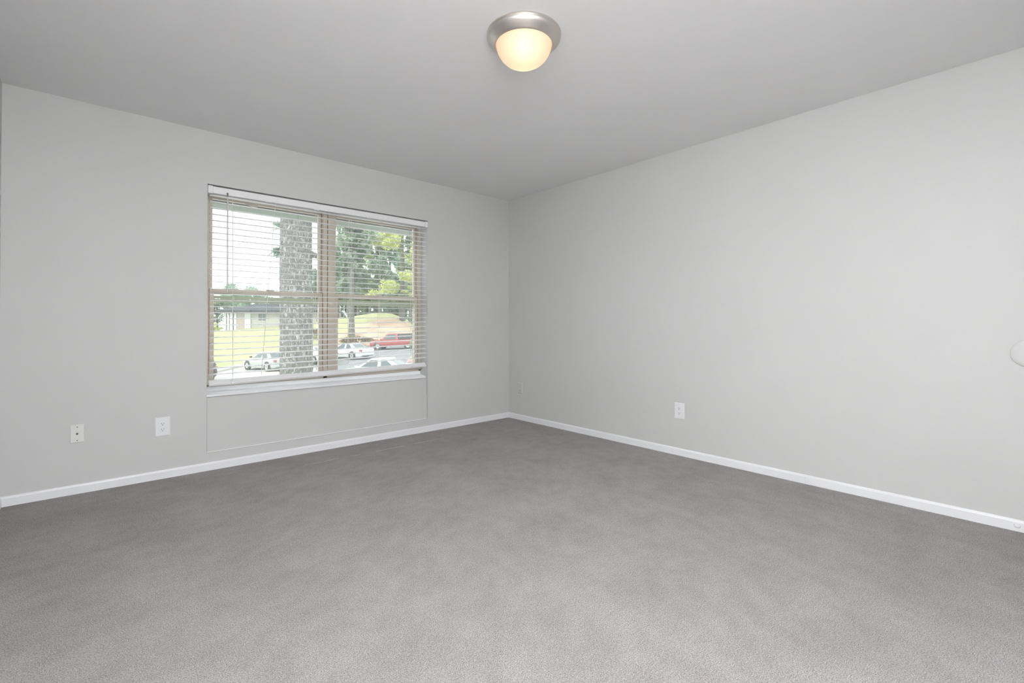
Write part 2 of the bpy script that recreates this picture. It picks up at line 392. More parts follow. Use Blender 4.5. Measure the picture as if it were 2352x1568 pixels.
# ------------------------------------------------------------------ horizontal blind
bl = empty('window_blind', (-1.97, .03, 2.02))
tag(bl, 'open white horizontal slat blind hung inside the window recess', 'blind')
def bpart(mb, name, m, **k):
    mb.v = [(a + 1.97, b - .03, c - 2.02) for a, b, c in mb.v]; return mb.build(name, m, bl, **k)
BX0, BX1 = OX0 + .002, OX1 - .001
hr = bpart(MB().box(BX0 + .032, BX1 - .03, .004, .058, 1.998, 2.049), 'headrail', M['blind'], bevel=.002)
bpart(MB().box(BX0, BX0 + .031, -.001, .060, 1.995, 2.052), 'end_bracket', M['blind'], bevel=.002)
bpart(MB().box(BX1 - .029, BX1, -.001, .060, 1.995, 2.052), 'end_bracket', M['blind'], bevel=.002)
bpart(MB().box(BX0 + .032, BX1 - .03, -.002, .004, 1.998, 2.001), 'headrail_lip', M['blind'])
N = 30; TILT = math.radians(4)
SX0, SX1 = OX0 + .018, OX1 - .012
for i in range(N):
    t = i / (N - 1); zl = 1.987 - t * (1.987 - .682); zr = 1.985 - t * (1.985 - .722)
    m = MB(); rings = []
    for x, zc in ((SX0, zl), ((SX0 + SX1) / 2, (zl + zr) / 2 - .0015), (SX1, zr)):
        ring = []
        top = [(-.025, 0), (-.013, .0016), (0, .0022), (.013, .0016), (.025, 0)]
        for d, h in top: ring.append((d, h + .0016))
        for d, h in reversed(top): ring.append((d, h - .0016))
        rings.append([(x, .033 + d * math.cos(TILT) - h * math.sin(TILT), zc + d * math.sin(TILT) + h) for d, h in ring])
    m.loft(rings); bpart(m, 'slat', M['blind'])
# bottom rail: sagging to the left, rolled forward
m = MB(); rings = []
for x, zc in ((SX0 - .002, .619), (SX1 + .004, .652)):
    a = math.radians(42); ring = []
    for d, h in ((-.025, -.008), (-.022, .008), (.022, .008), (.025, -.008)):
        ring.append((x, .032 + d * math.cos(a) - h * math.sin(a), zc + d * math.sin(a) + h * math.cos(a)))
    rings.append(ring)
m.loft(rings); rail = bpart(m, 'bottom_rail', M['blind'], bevel=.002)
LAD = [(-2.728, -2.722), (-2.432, -2.530), (-2.119, -2.150), (-1.837, -1.845), (-1.532, -1.576), (-1.228, -1.222)]
for xt, xb in LAD:
    zb = .640 + (.66 - .62) * (xb - SX0) / (SX1 - SX0)
    bpart(MB().tube([(xt, .0065, 2.0), (xb, .0065, zb - .012)], .0011, 6), 'ladder_cord', M['cord'])
    bpart(MB().tube([(xt + .012, .060, 2.0), (xb + .012, .058, zb + .012)], .0011, 6), 'ladder_cord', M['cord'])
for xt, xb in (LAD[2], LAD[3], LAD[5]):
    bpart(MB().tube([(xt + .016, .004, 2.0), (xb + .020, .003, .68 if xt > -1.3 else 1.0)], .0010, 6), 'lift_cord', M['cord'])
for xb in (-2.722, -2.150, -1.845, -1.222):
    bpart(MB().lathe([(.006, .0), (.008, .004), (.004, .008)], 12, (xb, .001, .612 + .035 * (xb - SX0) / (SX1 - SX0)), axis='Y'), 'rail_plug', M['blind'])
wd = bpart(MB().tube([(-2.761, -.008, 1.985), (-2.760, -.008, 1.28)], [.0048, .0052], 6), 'tilt_wand', M['wand'])
k = MB().tube([(-.0 - .0, 0, 0), (0, 0, .012), (0, .004, .028)], [.002, .0035, .0065], 8)
k.v = [(a - 2.761 , b - .006, c + 1.985) for a, b, c in k.v]
bpart(k, 'wand_hook', M['track'])
for xc in (-2.485, -2.122, -1.662):
    bpart(MB().box(xc - .022, xc + .022, -.006, .002, 1.993, 2.003), 'valance_clip', M['blind'], bevel=.002)

# ------------------------------------------------------------------ flush ceiling lamp
LC = (-1.945, -2.324, H)
lp = empty('ceiling_lamp', LC); tag(lp, 'round brushed nickel flush ceiling lamp with lit frosted dome', 'ceiling lamp')
MB().lathe([(.150, 0), (.179, 0), (.1795, -.006), (.176, -.010), (.174, -.0125), (.177, -.015), (.1765, -.020), (.168, -.030), (.156, -.041),
            (.147, -.048), (.1425, -.0525), (.139, -.0535), (.136, -.051), (.136, -.040), (.150, -.02)], 64, close0=False, close1=False).build('metal_pan', M['nickel'], lp, smooth=True)
MB().lathe([(.1345, -.040), (.1345, -.050), (.1325, -.062), (.1250, -.083), (.1120, -.104), (.0930, -.123), (.0680, -.138), (.040, -.1465), (.015, -.1495), (.001, -.150)],
           64, close0=False, close1=True).build('glass_dome', M['dome'], lp, smooth=True)
MB().lathe([(.150, -.018), (.001, -.018)], 48, close0=False, close1=False).build('reflector_plate', M['white'], lp)
vx, vy = LC[0] - CAM[0], LC[1] - CAM[1]; vl = math.hypot(vx, vy); vx /= vl; vy /= vl
for s in (-1, 1):
    b = MB().tube([(s * .018 * vx, s * .018 * vy, -.080), (s * .045 * vx, s * .045 * vy, -.084), (s * .07 * vx, s * .07 * vy, -.084), (s * .090 * vx, s * .090 * vy, -.080)], [.012, .020, .028, .016], 16)
    b.build('light_bulb', M['bulb'], lp, smooth=True)

# ------------------------------------------------------------------ wall plates
def wall_frame(o, wall, along, z):
    """local x along the wall to the viewer's right, local y out of the wall"""
    if wall == 'left': o.matrix_world = Matrix(((1, 0, 0, along), (0, -1, 0, 0), (0, 0, 1, z), (0, 0, 0, 1))) @ Matrix.Identity(4)
    else: o.matrix_world = Matrix(((0, -1, 0, 0), (-1, 0, 0, along), (0, 0, 1, z), (0, 0, 0, 1)))
def plate_body(wd_, ht, root, m, name='cover_plate'):
    p = MB(); a, b = wd_ / 2, ht / 2; e = .0045
    p.loft([[(-a, 0, -b), (a, 0, -b), (a, 0, b), (-a, 0, b)], [(-a, .002, -b), (a, .002, -b), (a, .002, b), (-a, .002, b)],
            [(-a + e, .006, -b + e), (a - e, .006, -b + e), (a - e, .006, b - e), (-a + e, .006, b - e)]])
    return p.build(name, m, root)
def outlet(wall, along, z, wd_, ht, label, m):
    o = empty('electrical_outlet'); tag(o, label, 'outlet', 'duplex outlets on the walls'); wall_frame(o, wall, along, z)
    plate_body(wd_, ht, o, m)
    for s in (1, -1):
        zc = s * .0195
        ring = []
        for i in range(20):
            t = 2 * math.pi * i / 20; ring.append((max(-.0145, min(.0145, .0172 * math.cos(t))), .0172 * math.sin(t) * .82 + zc))
        f = MB().loft([[(a, .005, b) for a, b in ring], [(a, .0076, b) for a, b in ring]]).build('socket', m, o)
        for sx, hh in ((-.0062, .0042), (.0062, .0034)):
            MB().box(sx - .0011, sx + .0011, .0070, .0079, zc + .0035 - hh, zc + .0035 + hh).build('slot', M['dark'], f)
        MB().lathe([(.0026, .0070), (.0026, .0079)], 12, (0, 0, zc - .0075), axis='Y').build('ground_hole', M['dark'], f)
    MB().lathe([(.0030, .0055), (.0026, .0072)], 12, (0, 0, 0), axis='Y').build('screw', m, o)
    return o
outlet('left', -3.139, .352, .0835, .129, 'white duplex outlet below and left of the window', M['plate'])
outlet('right', -2.066, .354, .0835, .127, 'white duplex outlet on the right wall', M['plate'])
outlet('right', -.194, .346, .072, .116, 'wall-coloured painted-over outlet beside the room corner', M['wall'])
tv = empty('cable_jack_plate'); tag(tv, 'off-white coaxial cable jack plate at far left', 'jack plate'); wall_frame(tv, 'left', -3.564, .370)
plate_body(.068, .113, tv, M['ivory'])
j = MB().lathe([(.0062, .005), (.0062, .0085), (.0048, .009), (.0048, .0165)], 6, axis='Y').build('coax_jack', M['brass'], tv)
MB().lathe([(.0018, .0160), (.0018, .0172)], 8, axis='Y').build('jack_core', M['dark'], j)
for s in (-1, 1): MB().lathe([(.0034, .005), (.0030, .0070)], 12, (0, 0, s * .0415), axis='Y').build('screw', M['brass'], tv)

db = empty('door_bumper'); tag(db, 'round wall-coloured door bumper disc at the right picture edge', 'door bumper'); wall_frame(db, 'right', -3.943, .898)
MB().lathe([(.070, 0), (.070, .0035), (.067, .006), (.050, .0068), (.0005, .0068)], 48, axis='Y', close1=False).build('disc', M['wall'], db, smooth=True)
ds = empty('door_stop'); tag(ds, 'small white round door stop base on the right baseboard', 'door stop'); wall_frame(ds, 'right', -3.893, .030)
MB().lathe([(.0125, .012), (.0125, .015), (.010, .018), (.006, .019), (.0005, .019)], 24, axis='Y', close1=False).build('base_disc', M['white'], ds, smooth=True)

# pale thread along the carpet seam near the window wall
fl = bpy.data.objects['floor']
for a, b in (((-2.33, -.34), (-2.06, -.335)), ((-1.955, -.342), (-1.89, -.338)), ((-1.76, -.340), (-1.50, -.336)), ((-1.40, -.338), (-1.09, -.334))):
    n = 9
    MB().tube([(a[0] + (b[0] - a[0]) * i / n, a[1] + (b[1] - a[1]) * i / n + random.uniform(-.004, .004), .001 + random.uniform(-.0015, .0015)) for i in range(n + 1)],
              .0013, 5).build('seam_thread', M['thread'], fl)

# ------------------------------------------------------------------ outdoors.  Site axes: v runs away from the building along the view, u to the right.
FX, FYY = math.cos(YAW), math.sin(YAW)
def S(u, v, z=0): return (CAM[0] + u * FYY + v * FX, CAM[1] - u * FX + v * FYY, z)
EYE = CAM[2]; FPX = 1070.8
def lot(u, v): return -2.5 + .035 * (u + v - 16.6)
KERB = [(-24.0, 5), (-22.3, 30), (-22.6, 38), (-22.6, 46), (-20.5, 54), (-17, 58), (-12, 60), (-4, 61.5), (6, 62)]
CREST = [(-.80, .0, 62), (-.645, .05, 66), (-.622, .15, 68), (-.500, .98, 72), (-.43, 1.5, 74), (-.40, 1.75, 75), (-.379, 2.0, 76), (-.35, 2.25, 77), (-.323, 2.65, 78), (-.29, 2.98, 78),
         (-.258, 2.85, 78), (-.239, 2.35, 78), (-.225, 1.75, 78), (-.206, .75, 78), (-.18, -.2, 78), (-.10, -1, 78), (.2, -1.2, 78)]
def lerp(tab, a):
    if a <= tab[0][0]: return tab[0][1:]
    for p, q in zip(tab, tab[1:]):
        if a <= q[0]:
            t = (a - p[0]) / (q[0] - p[0]); return tuple(p[i] + t * (q[i] - p[i]) for i in range(1, len(p)))
    return tab[-1][1:]
KA = sorted((u / v, v) for u, v in KERB if v > 20)
def kerb_v(a): return lerp(KA, a)[0]
def ground(u, v):
    a = u / max(v, 1); kv = kerb_v(a)
    if v <= kv: return lot(u, v)
    zc, vc = lerp(CREST, a); z0 = lot(a * kv, kv) + .15
    t = (v - kv) / max(vc - kv, .1)
    if t <= 1: return z0 + (zc - z0) * (t ** .85 if a < -.45 else math.sin(t * math.pi / 2) ** .9)
    return zc - .01 * (v - vc)

# parking lot and lawn
def grid(na, nv, zoff, pred, name, m, label, cat_kind, a0=-.85, a1=.2):
    mb = MB(); clay = []; idx = {}
    for i in range(na + 1):
        a = a0 + (a1 - a0) * i / na
        kv = kerb_v(a)
        lo, hi = pred(kv)
        for j in range(nv + 1):
            v = lo + (hi - lo) * (j / nv) ** (1.0 if lo > 20 else 1.4); u = a * v
            z = (lot(u, v) if v <= kv else ground(u, v)) + zoff
            mb.v.append(S(u, v, z))
            zc, vc = lerp(CREST, a); t = (v - kv) / max(vc - kv, .1)
            right = max(0, min(1, (a + .43) / .08)); top = max(0, min(1, (t - (.10 + .46 * max(0, min(1, (a + .39) / .15)))) / .22))
            clay.append(right * (1 - top))
    for i in range(na):
        for j in range(nv):
            p = i * (nv + 1) + j; mb.f.append((p, p + 1, p + nv + 2, p + nv + 1))
    o = mb.build(name, m, smooth=True); o.data.shade_smooth()
    at = o.data.attributes.new('clay', 'FLOAT', 'POINT')
    at.data.foreach_set('value', clay)
    return tag(o, label, kind=cat_kind)
pk = grid(120, 30, 0, lambda kv: (4.5, kv), 'parking_lot', M['asphalt'], 'sunlit pale asphalt parking lot outside the window', 'structure')
pk.data.materials.append(M['concrete'])                     # pale concrete bays on the near side and along the left kerb
for f in pk.data.polygons:
    d = f.center - Vector(CAM); uu, vv = d.x * FYY - d.y * FX, d.x * FX + d.y * FYY
    if vv < 35.5 or uu < -18.2: f.material_index = 1
grid(160, 60, 0, lambda kv: (kv, 134), 'lawn_ground', M['lawn'], 'sunlit lawn rising to a bare clay mound beyond the cars', 'structure')
kb = MB(); rings = []
for k, (u, v) in enumerate(KERB[1:]):
    z = lot(u, v); c = Vector(S(u, v, z)); n = Vector(S(u - .17, v, z)) - c if k < 3 else Vector(S(u - .05, v + .17, z)) - c
    rings.append([tuple(c - n * .3 + Vector((0, 0, -.1))), tuple(c - n * .3 + Vector((0, 0, .15))), tuple(c + n * 6.0 + Vector((0, 0, .20))), tuple(c + n * 6.0 + Vector((0, 0, -.1)))])
tag(kb.loft(rings).build('kerb', M['concrete']), 'pale concrete kerb along the edge of the lawn', kind='structure')
for k in range(7):
    v = 29.5 + k * 3.1; u = -20.6 + .02 * v; d = (.62, -.78)
    p = [S(u + s * .06 + q * 5.2 * d[0], v + s * .06 + q * 5.2 * d[1], lot(u + q * 5.2 * d[0], v + q * 5.2 * d[1]) + .012) for q, s in ((0, -1), (1, -1), (1, 1), (0, 1))]
    pm = MB(); pm.loft([[(a, b, c - .01) for a, b, c in p], p]); o = pm.build('parking_stripe', M['stripe'], bpy.data.objects['parking_lot'])

# ---- vehicles
def inset(q, s, t0=None):
    c = sum((Vector(p) for p in q), Vector()) / 4
    return [tuple(c + (Vector(p) - c) * s) for p in q]
def wheel_set(root, xs, w_, r):
    for x in xs:
        for s in (-1, 1):
            wh = MB().lathe([(r * .6, -.11), (r, -.09), (r, .09), (r * .66, .11)], 20, (x, s * (w_ - .09), r), axis='Y').build('wheel', M['tyre'], root, smooth=True)
            MB().lathe([(r * .64, s * .105), (r * .60, s * .118), (r * .12, s * .108), (.01, s * .122)], 20, (x, s * (w_ - .09), r), axis='Y').build('hubcap', M['hub'], wh)
            MB().lathe([(r * 1.22, s * -.004), (r * 1.22, s * .006)], 24, (x, s * w_, r * 1.02), axis='Y').build('wheel_arch', M['bumper'], root)
def glass_quad(root, q, s=.86, off=.012, name='car_window', m=None):
    q2 = inset(q, s); n = (Vector(q[1]) - Vector(q[0])).cross(Vector(q[3]) - Vector(q[0])).normalized()
    cc = sum((Vector(p) for p in q), Vector()) / 4
    if n.dot(cc - Vector((cc.x * .3 - .2, 0, .9))) < 0: n = -n
    a = [tuple(Vector(p) + n * off) for p in q2]; b = [tuple(Vector(p) - n * .01) for p in q2]
    MB().loft([b, a]).build(name, m or M['carglass'], root)
def split_quad(q, t0, t1):
    L = lambda a, b, t: tuple(Vector(a).lerp(Vector(b), t))
    return [L(q[0], q[1], t0), L(q[0], q[1], t1), L(q[3], q[2], t1), L(q[3], q[2], t0)]
def body_ring(x, zb, zt, hw):
    return [(x, -hw * .92, zb), (x, -hw, zb + .12), (x, -hw, zb + (zt - zb) * .55), (x, -hw * .97, zt - .07), (x, -hw * .86, zt), (x, hw * .86, zt), (x, hw * .97, zt - .07), (x, hw, zb + (zt - zb) * .55), (x, hw, zb + .12), (x, hw * .92, zb)]
def car(name, label, uv, head, paint, kind='sedan', glass=None, roofm=None, group=None):
    u, v = uv; hd = math.radians(head)
    du, dv = math.cos(hd), math.sin(hd)
    a = Vector(S(u, v)); b = Vector(S(u + du, v + dv)); d = b - a
    z = lot(u, v)
    root = empty(name, (a.x, a.y, z)); root.rotation_euler = (0, 0, math.atan2(d.y, d.x))
    f = Vector((d.x, d.y, lot(u + du, v + dv) - z)).normalized()
    root.rotation_euler = (0, -math.asin(f.z), math.atan2(d.y, d.x))
    tag(root, label, 'truck' if 'pickup' in kind else 'car', group)
    if kind == 'sedan':
        st = [(2.38, .38, .56, .62), (2.30, .26, .66, .74), (2.05, .20, .74, .84), (1.3, .18, .86, .90), (.85, .18, .93, .91), (0, .18, .95, .915), (-1.1, .18, .97, .91), (-1.55, .19, 1.0, .90), (-2.15, .24, .97, .84), (-2.36, .30, .93, .78), (-2.42, .40, .82, .72)]
        xf, xb, rf, rb, zt, hw, zb = .95, -1.72, .18, -.98, 1.43, .60, .93
        wx, wr = (1.42, -1.36), .325
    elif kind == 'suv':
        st = [(2.3, .45, .70, 1.0), (2.2, .32, .86, .80), (1.9, .26, .96, .90), (1.1, .26, 1.05, .94), (0, .26, 1.08, .95), (-1.6, .26, 1.08, .94), (-2.2, .32, 1.06, .88), (-2.32, .45, 1.0, .82)]
        xf, xb, rf, rb, zt, hw, zb = 1.0, -2.22, .35, -2.0, 1.72, .66, 1.05
        wx, wr = (1.4, -1.38), .36
    else:  # pickup
        st = [(2.75, .50, .82, .70), (2.65, .38, .96, .84), (2.3, .34, 1.02, .92), (1.35, .34, 1.08, .94), (0, .34, 1.08, .95), (-1.5, .34, 1.10, .95), (-2.5, .36, 1.10, .94), (-2.68, .44, 1.08, .90)]
        xf, xb, rf, rb, zt, hw, zb = 1.45, -.55, .75, -.42, 1.76, .66, 1.06
        wx, wr = (1.78, -1.62), .38
    MB().loft([body_ring(*s) for s in st]).build('body', paint, root, smooth=True)
    bw = hw + .20
    B = [(xf, bw), (xf, -bw), (xb, -bw), (xb, bw)]; R = [(rf, hw), (rf, -hw), (rb, -hw), (rb, hw)]
    lo = [(x, y, zb) for x, y in B]; mid = [(x * .995, y, zt - .05) for x, y in R]; hi = [((x - (rf + rb) / 2) * .9 + (rf + rb) / 2, y * .86, zt) for x, y in R]
    MB().loft([lo, mid, hi]).build('cabin', paint, root, smooth=False, bevel=.03)
    if roofm: MB().loft([[(x, y * .95, zt - .02) for x, y in R], [(x, y * .8, zt + .03) for x, y in R]]).build('roof_panel', roofm, root)
    g = glass
    glass_quad(root, [lo[1], lo[0], mid[0], mid[1]], .88, name='windscreen')
    glass_quad(root, [lo[3], lo[2], mid[2], mid[3]], .86, name='rear_window')
    for s in ((lo[0], lo[3], mid[3], mid[0]), (lo[1], lo[2], mid[2], mid[1])):
        cuts = ((.06, .50), (.54, .86)) if kind == 'sedan' else ((.05, .36), (.39, 1.0), (.69, .95)) if kind == 'suv' else ((.08, .90),)
        for c0, c1 in cuts: glass_quad(root, split_quad(s, c0, c1), .84, name='side_window')
    wheel_set(root, wx, .92 if kind != 'pickup' else .95, wr)
    xr = st[-1][0]; zt_ = st[-2][2]
    for s in (-1, 1):
        MB().box(xr + .0, xr + .28, s * .74 - .12, s * .74 + .12, zt_ - .22, zt_ - .07).build('tail_lamp', M['lampred'], root, bevel=.02)
        MB().box(st[0][0] - .2, st[0][0] + .0, s * .60 - .14, s * .60 + .14, .56, .68).build('head_lamp', M['lampwhite'], root, bevel=.02)
        MB().loft([[(xf - .12, s * (bw + .02), zb + .02), (xf - .02, s * (bw + .02), zb + .02), (xf - .02, s * (bw + .02), zb + .13), (xf - .12, s * (bw + .02), zb + .13)],
                   [(xf - .10, s * (bw + .18), zb + .03), (xf - .01, s * (bw + .18), zb + .03), (xf - .01, s * (bw + .18), zb + .14), (xf - .10, s * (bw + .18), zb + .14)]]).build('mirror', M['bumper'] if kind == 'sedan' and paint == M['silver'] else paint, root)
    MB().box(xr - .05, xr + .12, -.74, .74, .36, .92).build('rear_bumper', paint if kind == 'sedan' else M['bumper'], root, bevel=.04)
    if kind == 'pickup_camper':
        MB().loft([[(-.58, .92, 1.08), (-.58, -.92, 1.08), (-1.95, -.92, 1.08), (-1.95, .92, 1.08)], [(-.58, .80, 1.70), (-.58, -.80, 1.70), (-1.9, -.80, 1.70), (-1.9, .80, 1.70)]]).build('camper_top', M['bumper'], root, bevel=.03)
    return root
car('sedan_car', 'silver sedan parked at the lawn edge left of the tree trunk', (-19.1, 36.6), 147, M['silver'])
car('sedan_car', 'white sedan partly hidden by the trunk and window mullion', (-17.4, 40.4), 153, M['whitecar'])
car('sedan_car', 'white sedan with red tail lamps in the right window', (-15.2, 43.2), 155, M['whitecar'])
car('pickup_truck', 'red pickup truck with dark camper top below the clay mound', (-13.1, 52.6), 178, M['redcar'], 'pickup_camper')
car('sedan_car', 'pale blue car whose cabin shows behind the red pickup', (-12.9, 57.6), 176, M['bluecar'])
car('sedan_car', 'white car whose roof shows above the blind bottom rail', (-8.1, 28.0), 176, M['whitecar'])
car('utility_car', 'white car with a reddish roof at lower right of window', (-4.75, 24.3), 100, M['whitecar'], 'suv', roofm=M['pinkroof'])
car('utility_car', 'dark grey car cut off by the left window jamb', (-22.1, 31.6), 150, M['darkcar'], 'suv')

# ---- trees
def foliage(blobs, n, size, name, m, root, needle=False):
    mb = MB(); rnd = random
    tot = sum(b[3] * b[4] * b[5] for b in blobs) ** 1
    for (cx, cy, cz, rx, ry, rz) in blobs:
        k = max(20, int(n * (rx * ry * rz) / tot)); subs = []
        for _ in range(14):
            q = Vector((rnd.gauss(0, 1), rnd.gauss(0, 1), rnd.gauss(0, 1))).normalized() * rnd.uniform(.35, .95); subs.append((q, rnd.uniform(.22, .5)))
        for _ in range(k):
            while True:
                p = Vector((rnd.uniform(-1, 1), rnd.uniform(-1, 1), rnd.uniform(-1, 1)))
                if .1 < p.length < 1: break
            q, qr = rnd.choice(subs); p = q + p * qr
            c = Vector((cx + p.x * rx, cy + p.y * ry, cz + p.z * rz))
            ax = Vector((rnd.gauss(0, 1), rnd.gauss(0, 1), rnd.gauss(0, .7))).normalized()
            bx = ax.orthogonal().normalized(); bx.rotate(Matrix.Rotation(rnd.uniform(0, 6.28), 3, ax))
            L = size * rnd.uniform(.6, 1.4); wv = L * (.16 if needle else .5)
            mb.quad(c - ax * L * .5, c + bx * wv * .5, c + ax * L * .5, c - bx * wv * .5)
    return mb.build(name, m, root, recalc=False)
def trunk_mesh(h, r0, r1, lean=(0, 0), seg=10):
    pts = []; rr = []
    for i in range(9):
        t = i / 8; pts.append((lean[0] * t * t, lean[1] * t * t, h * t)); rr.append(r0 + (r1 - r0) * t + (r0 * .25 if i == 0 else 0))
    return MB().tube(pts, rr, seg)
def tree(name, label, uv, h, r0, blobs, leafm, n, size, group=None, z=None, bark=None, needle=False, trunk_h=None):
    u, v = uv; z = ground(u, v) if z is None else z
    p = S(u, v, z); root = empty(name, p); tag(root, label, 'tree', group)
    trunk_mesh(trunk_h or h * .9, r0, r0 * .3).build('trunk', bark or M['bark2'], root, smooth=True)
    foliage(blobs, n, size, 'foliage', leafm, root, needle)
    return root
def pine_blobs(h, w_, z0, k, rnd):
    bl_ = []
    for i in range(k):
        t = (i + .5) / k; zz = z0 + (h - z0) * t; R = w_ * (1 - t * .8)
        a = rnd.uniform(0, 6.28); d = R * rnd.uniform(.15, .75)
        bl_.append((d * math.cos(a), d * math.sin(a), zz, R * rnd.uniform(.5, .8), R * rnd.uniform(.5, .8), (h - z0) / k * rnd.uniform(.8, 1.5)))
    return bl_
rnd = random.Random(3)
# the big near pine: thick furrowed trunk
bp_u, bp_v = -5.60, 12.1
root = empty('pine_tree', S(bp_u, bp_v, -2.75)); tag(root, 'big pine with thick furrowed grey trunk close outside the window', 'tree')
mb = MB(); seg, ns = 200, 520; r2 = random.Random(11)
cells = [(r2.uniform(0, 2 * math.pi), r2.uniform(0, 12.5)) for _ in range(3600)]
bins = {}
for ca, cz in cells:
    bins.setdefault((int(ca / (2 * math.pi) * 48), int(cz / .16)), []).append((ca, cz))
def bark_h(a, z):
    ia, iz = int(a / (2 * math.pi) * 48), int(z / .16); best = [9, 9]
    for da in (-1, 0, 1):
        for dz in (-1, 0, 1):
            for ca, cz in bins.get(((ia + da) % 48, iz + dz), ()):
                dd = abs(a - ca); dd = min(dd, 2 * math.pi - dd)
                q = math.hypot(dd * .41, (z - cz) * .55)
                if q < best[0]: best = [q, best[0]]
                elif q < best[1]: best[1] = q
    return min(1.0, (best[1] - best[0]) / .03)
for j in range(ns + 1):
    z = 11.0 * j / ns; R = .405 - .004 * z + .12 * math.exp(-z * 1.6)
    for i in range(seg):
        a = 2 * math.pi * i / seg
        r = R + .020 * bark_h(a, z) * (.6 + .4 * math.sin(a * 17 + z * 9)) - .012 + .01 * math.sin(3 * a + z)
        mb.v.append((r * math.cos(a), r * math.sin(a), z))
for j in range(ns):
    for i in range(seg):
        a = j * seg + i; b = j * seg + (i + 1) % seg; mb.f.append((a, b, b + seg, a + seg))
mb.build('trunk', M['bark'], root, smooth=False, recalc=False).data.shade_smooth()
RU, RV = Vector((FYY, -FX, 0)), Vector((FX, FYY, 0))
def site_vec(u, v, z): return tuple(RU * u + RV * v + Vector((0, 0, z)))
br = [((.30, 0, 5.65), (.62, .25, 5.55), (.75, .3, 5.75)), ((-.3, .1, 5.9), (-.75, .3, 5.75), (-1.0, .4, 5.6)), ((-.3, .1, 6.5), (-.6, .3, 6.35), (-.85, .3, 6.3))]
for b in br: MB().tube([site_vec(*p) for p in b], [.10 if b[0][0] > 0 else .02, .05 if b[0][0] > 0 else .012, .02 if b[0][0] > 0 else .006], 8).build('branch', M['bark'], root, smooth=True)
foliage([site_vec(-.62, .3, 5.72) + (.17, .17, .13), site_vec(-.48, .3, 5.86) + (.10, .10, .12), site_vec(-.46, .3, 6.28) + (.09, .09, .08), site_vec(-.5, .3, 6.45) + (.2, .2, .1)],
        2200, .11, 'foliage', M['leaf_blue'], root, needle=True)

# pines and broadleaf trees beyond the lot: (u/v at trunk, depth, height, kind)
tree('pine_tree', 'pine with straight bare trunk standing on the clay bank', (-20.3, 59), 24, .34, pine_blobs(25, 3.4, 9.5, 11, rnd), M['leaf_dark'], 9000, .45, None, trunk_h=23)
tree('pine_tree', 'yellow-green sunlit pine at the right end of the mound', (-16.6, 70.5), 22, .36,
     [(-3.4, 3.0, 12.6, 2.0, 2.0, 1.2), (-5.0, 4.5, 12.3, 1.5, 1.5, 1.0), (-1.2, 1.1, 12.0, 2.0, 2.0, 1.2), (1.8, -1.6, 10.6, 2.2, 2.2, 1.5), (2.4, -2.1, 8.6, 2.0, 2.0, 1.2), (1.0, -.9, 6.6, 2.4, 2.4, 1.2),
      (-1.4, 1.2, 5.2, 2.0, 2.0, 1.0), (-3.0, 2.7, 4.2, 1.6, 1.6, .8), (1.5, -1.3, 4.6, 2.0, 2.0, .9), (0, 0, 15, 3, 3, 2)],
     M['leaf_lime'], 14000, .36, None, trunk_h=20)
far = [(-.425, 92, 11, 'leaf_blue'), (-.395, 98, 14, 'leaf_mid'), (-.372, 90, 22, 'leaf_blue'), (-.352, 100, 27, 'leaf_dark'), (-.330, 94, 25, 'leaf_dark'), (-.305, 101, 28, 'leaf_mid'),
       (-.283, 93, 27, 'leaf_dark'), (-.262, 99, 28, 'leaf_blue'), (-.240, 92, 27, 'leaf_mid'), (-.218, 97, 27, 'leaf_dark'), (-.196, 92, 26, 'leaf_mid'), (-.170, 95, 26, 'leaf_dark'), (-.14, 93, 26, 'leaf_blue')]
words = ['leftmost', 'second', 'third', 'fourth', 'fifth', 'sixth', 'seventh', 'eighth', 'ninth', 'tenth', 'eleventh', 'twelfth', 'thirteenth']
for k, (a, v, h, lm) in enumerate(far):
    v = (88, 98, 108)[k % 3]; h = h * v / 96
    tree('woodland_tree', 'tall green woodland tree behind the mound, %s from the left' % words[k], (a * v, v), h, .30, pine_blobs(h, 2.8, 3.5 if k % 2 else 6, 13, rnd), M[lm], 10000, .52, 'woodland trees behind the mound')
for k, a in enumerate((-.41, -.385, -.36, -.335, -.31, -.285, -.26, -.235, -.21, -.185, -.16, -.13)):
    v = (115, 121, 127)[k % 3]; z = ground(a * v, v); root = empty('undergrowth_bush', S(a * v, v, z)); tag(root, 'dark undergrowth bush at woodland foot, %s from the left' % words[k], 'bush', 'undergrowth behind the mound')
    MB().tube([(0, 0, -.2), (0, 0, 1.5)], .12, 6).build('stem', M['bark2'], root)
    foliage([(0, 0, 1.6, 2.0, 2.0, 2.2), (.2, .2, 4.4, 2.0, 2.0, 2.0), (0, .2, 7.2, 1.9, 1.9, 1.8), (0, 0, 9.6, 1.7, 1.7, 1.6)], 3600, .75, 'foliage', M['leaf_dark'], root)
tree('broadleaf_tree', 'pale round tree crown rising behind the building at left', (-53.5, 92), 9.5, .4, [(0, 0, 6.6, 3.6, 3.6, 2.2), (2.4, -2.4, 6.0, 2.2, 2.2, 1.5), (-2, 2, 5.6, 2.2, 2.2, 1.6), (0, 0, 4.0, 3.2, 3.2, 1.8)], M['leaf_blue'], 5200, .42, None, trunk_h=7)
tree('broadleaf_tree', 'dark green tree at the left end of the building', (-46.2, 73), 6, .25, [(0, 0, 3.6, 1.9, 1.9, 1.7), (-.5, .6, 2.2, 1.7, 1.7, 1.5), (.9, -1.0, 4.6, 1.1, 1.1, 1.0)], M['leaf_dark'], 2600, .32, None, trunk_h=4)
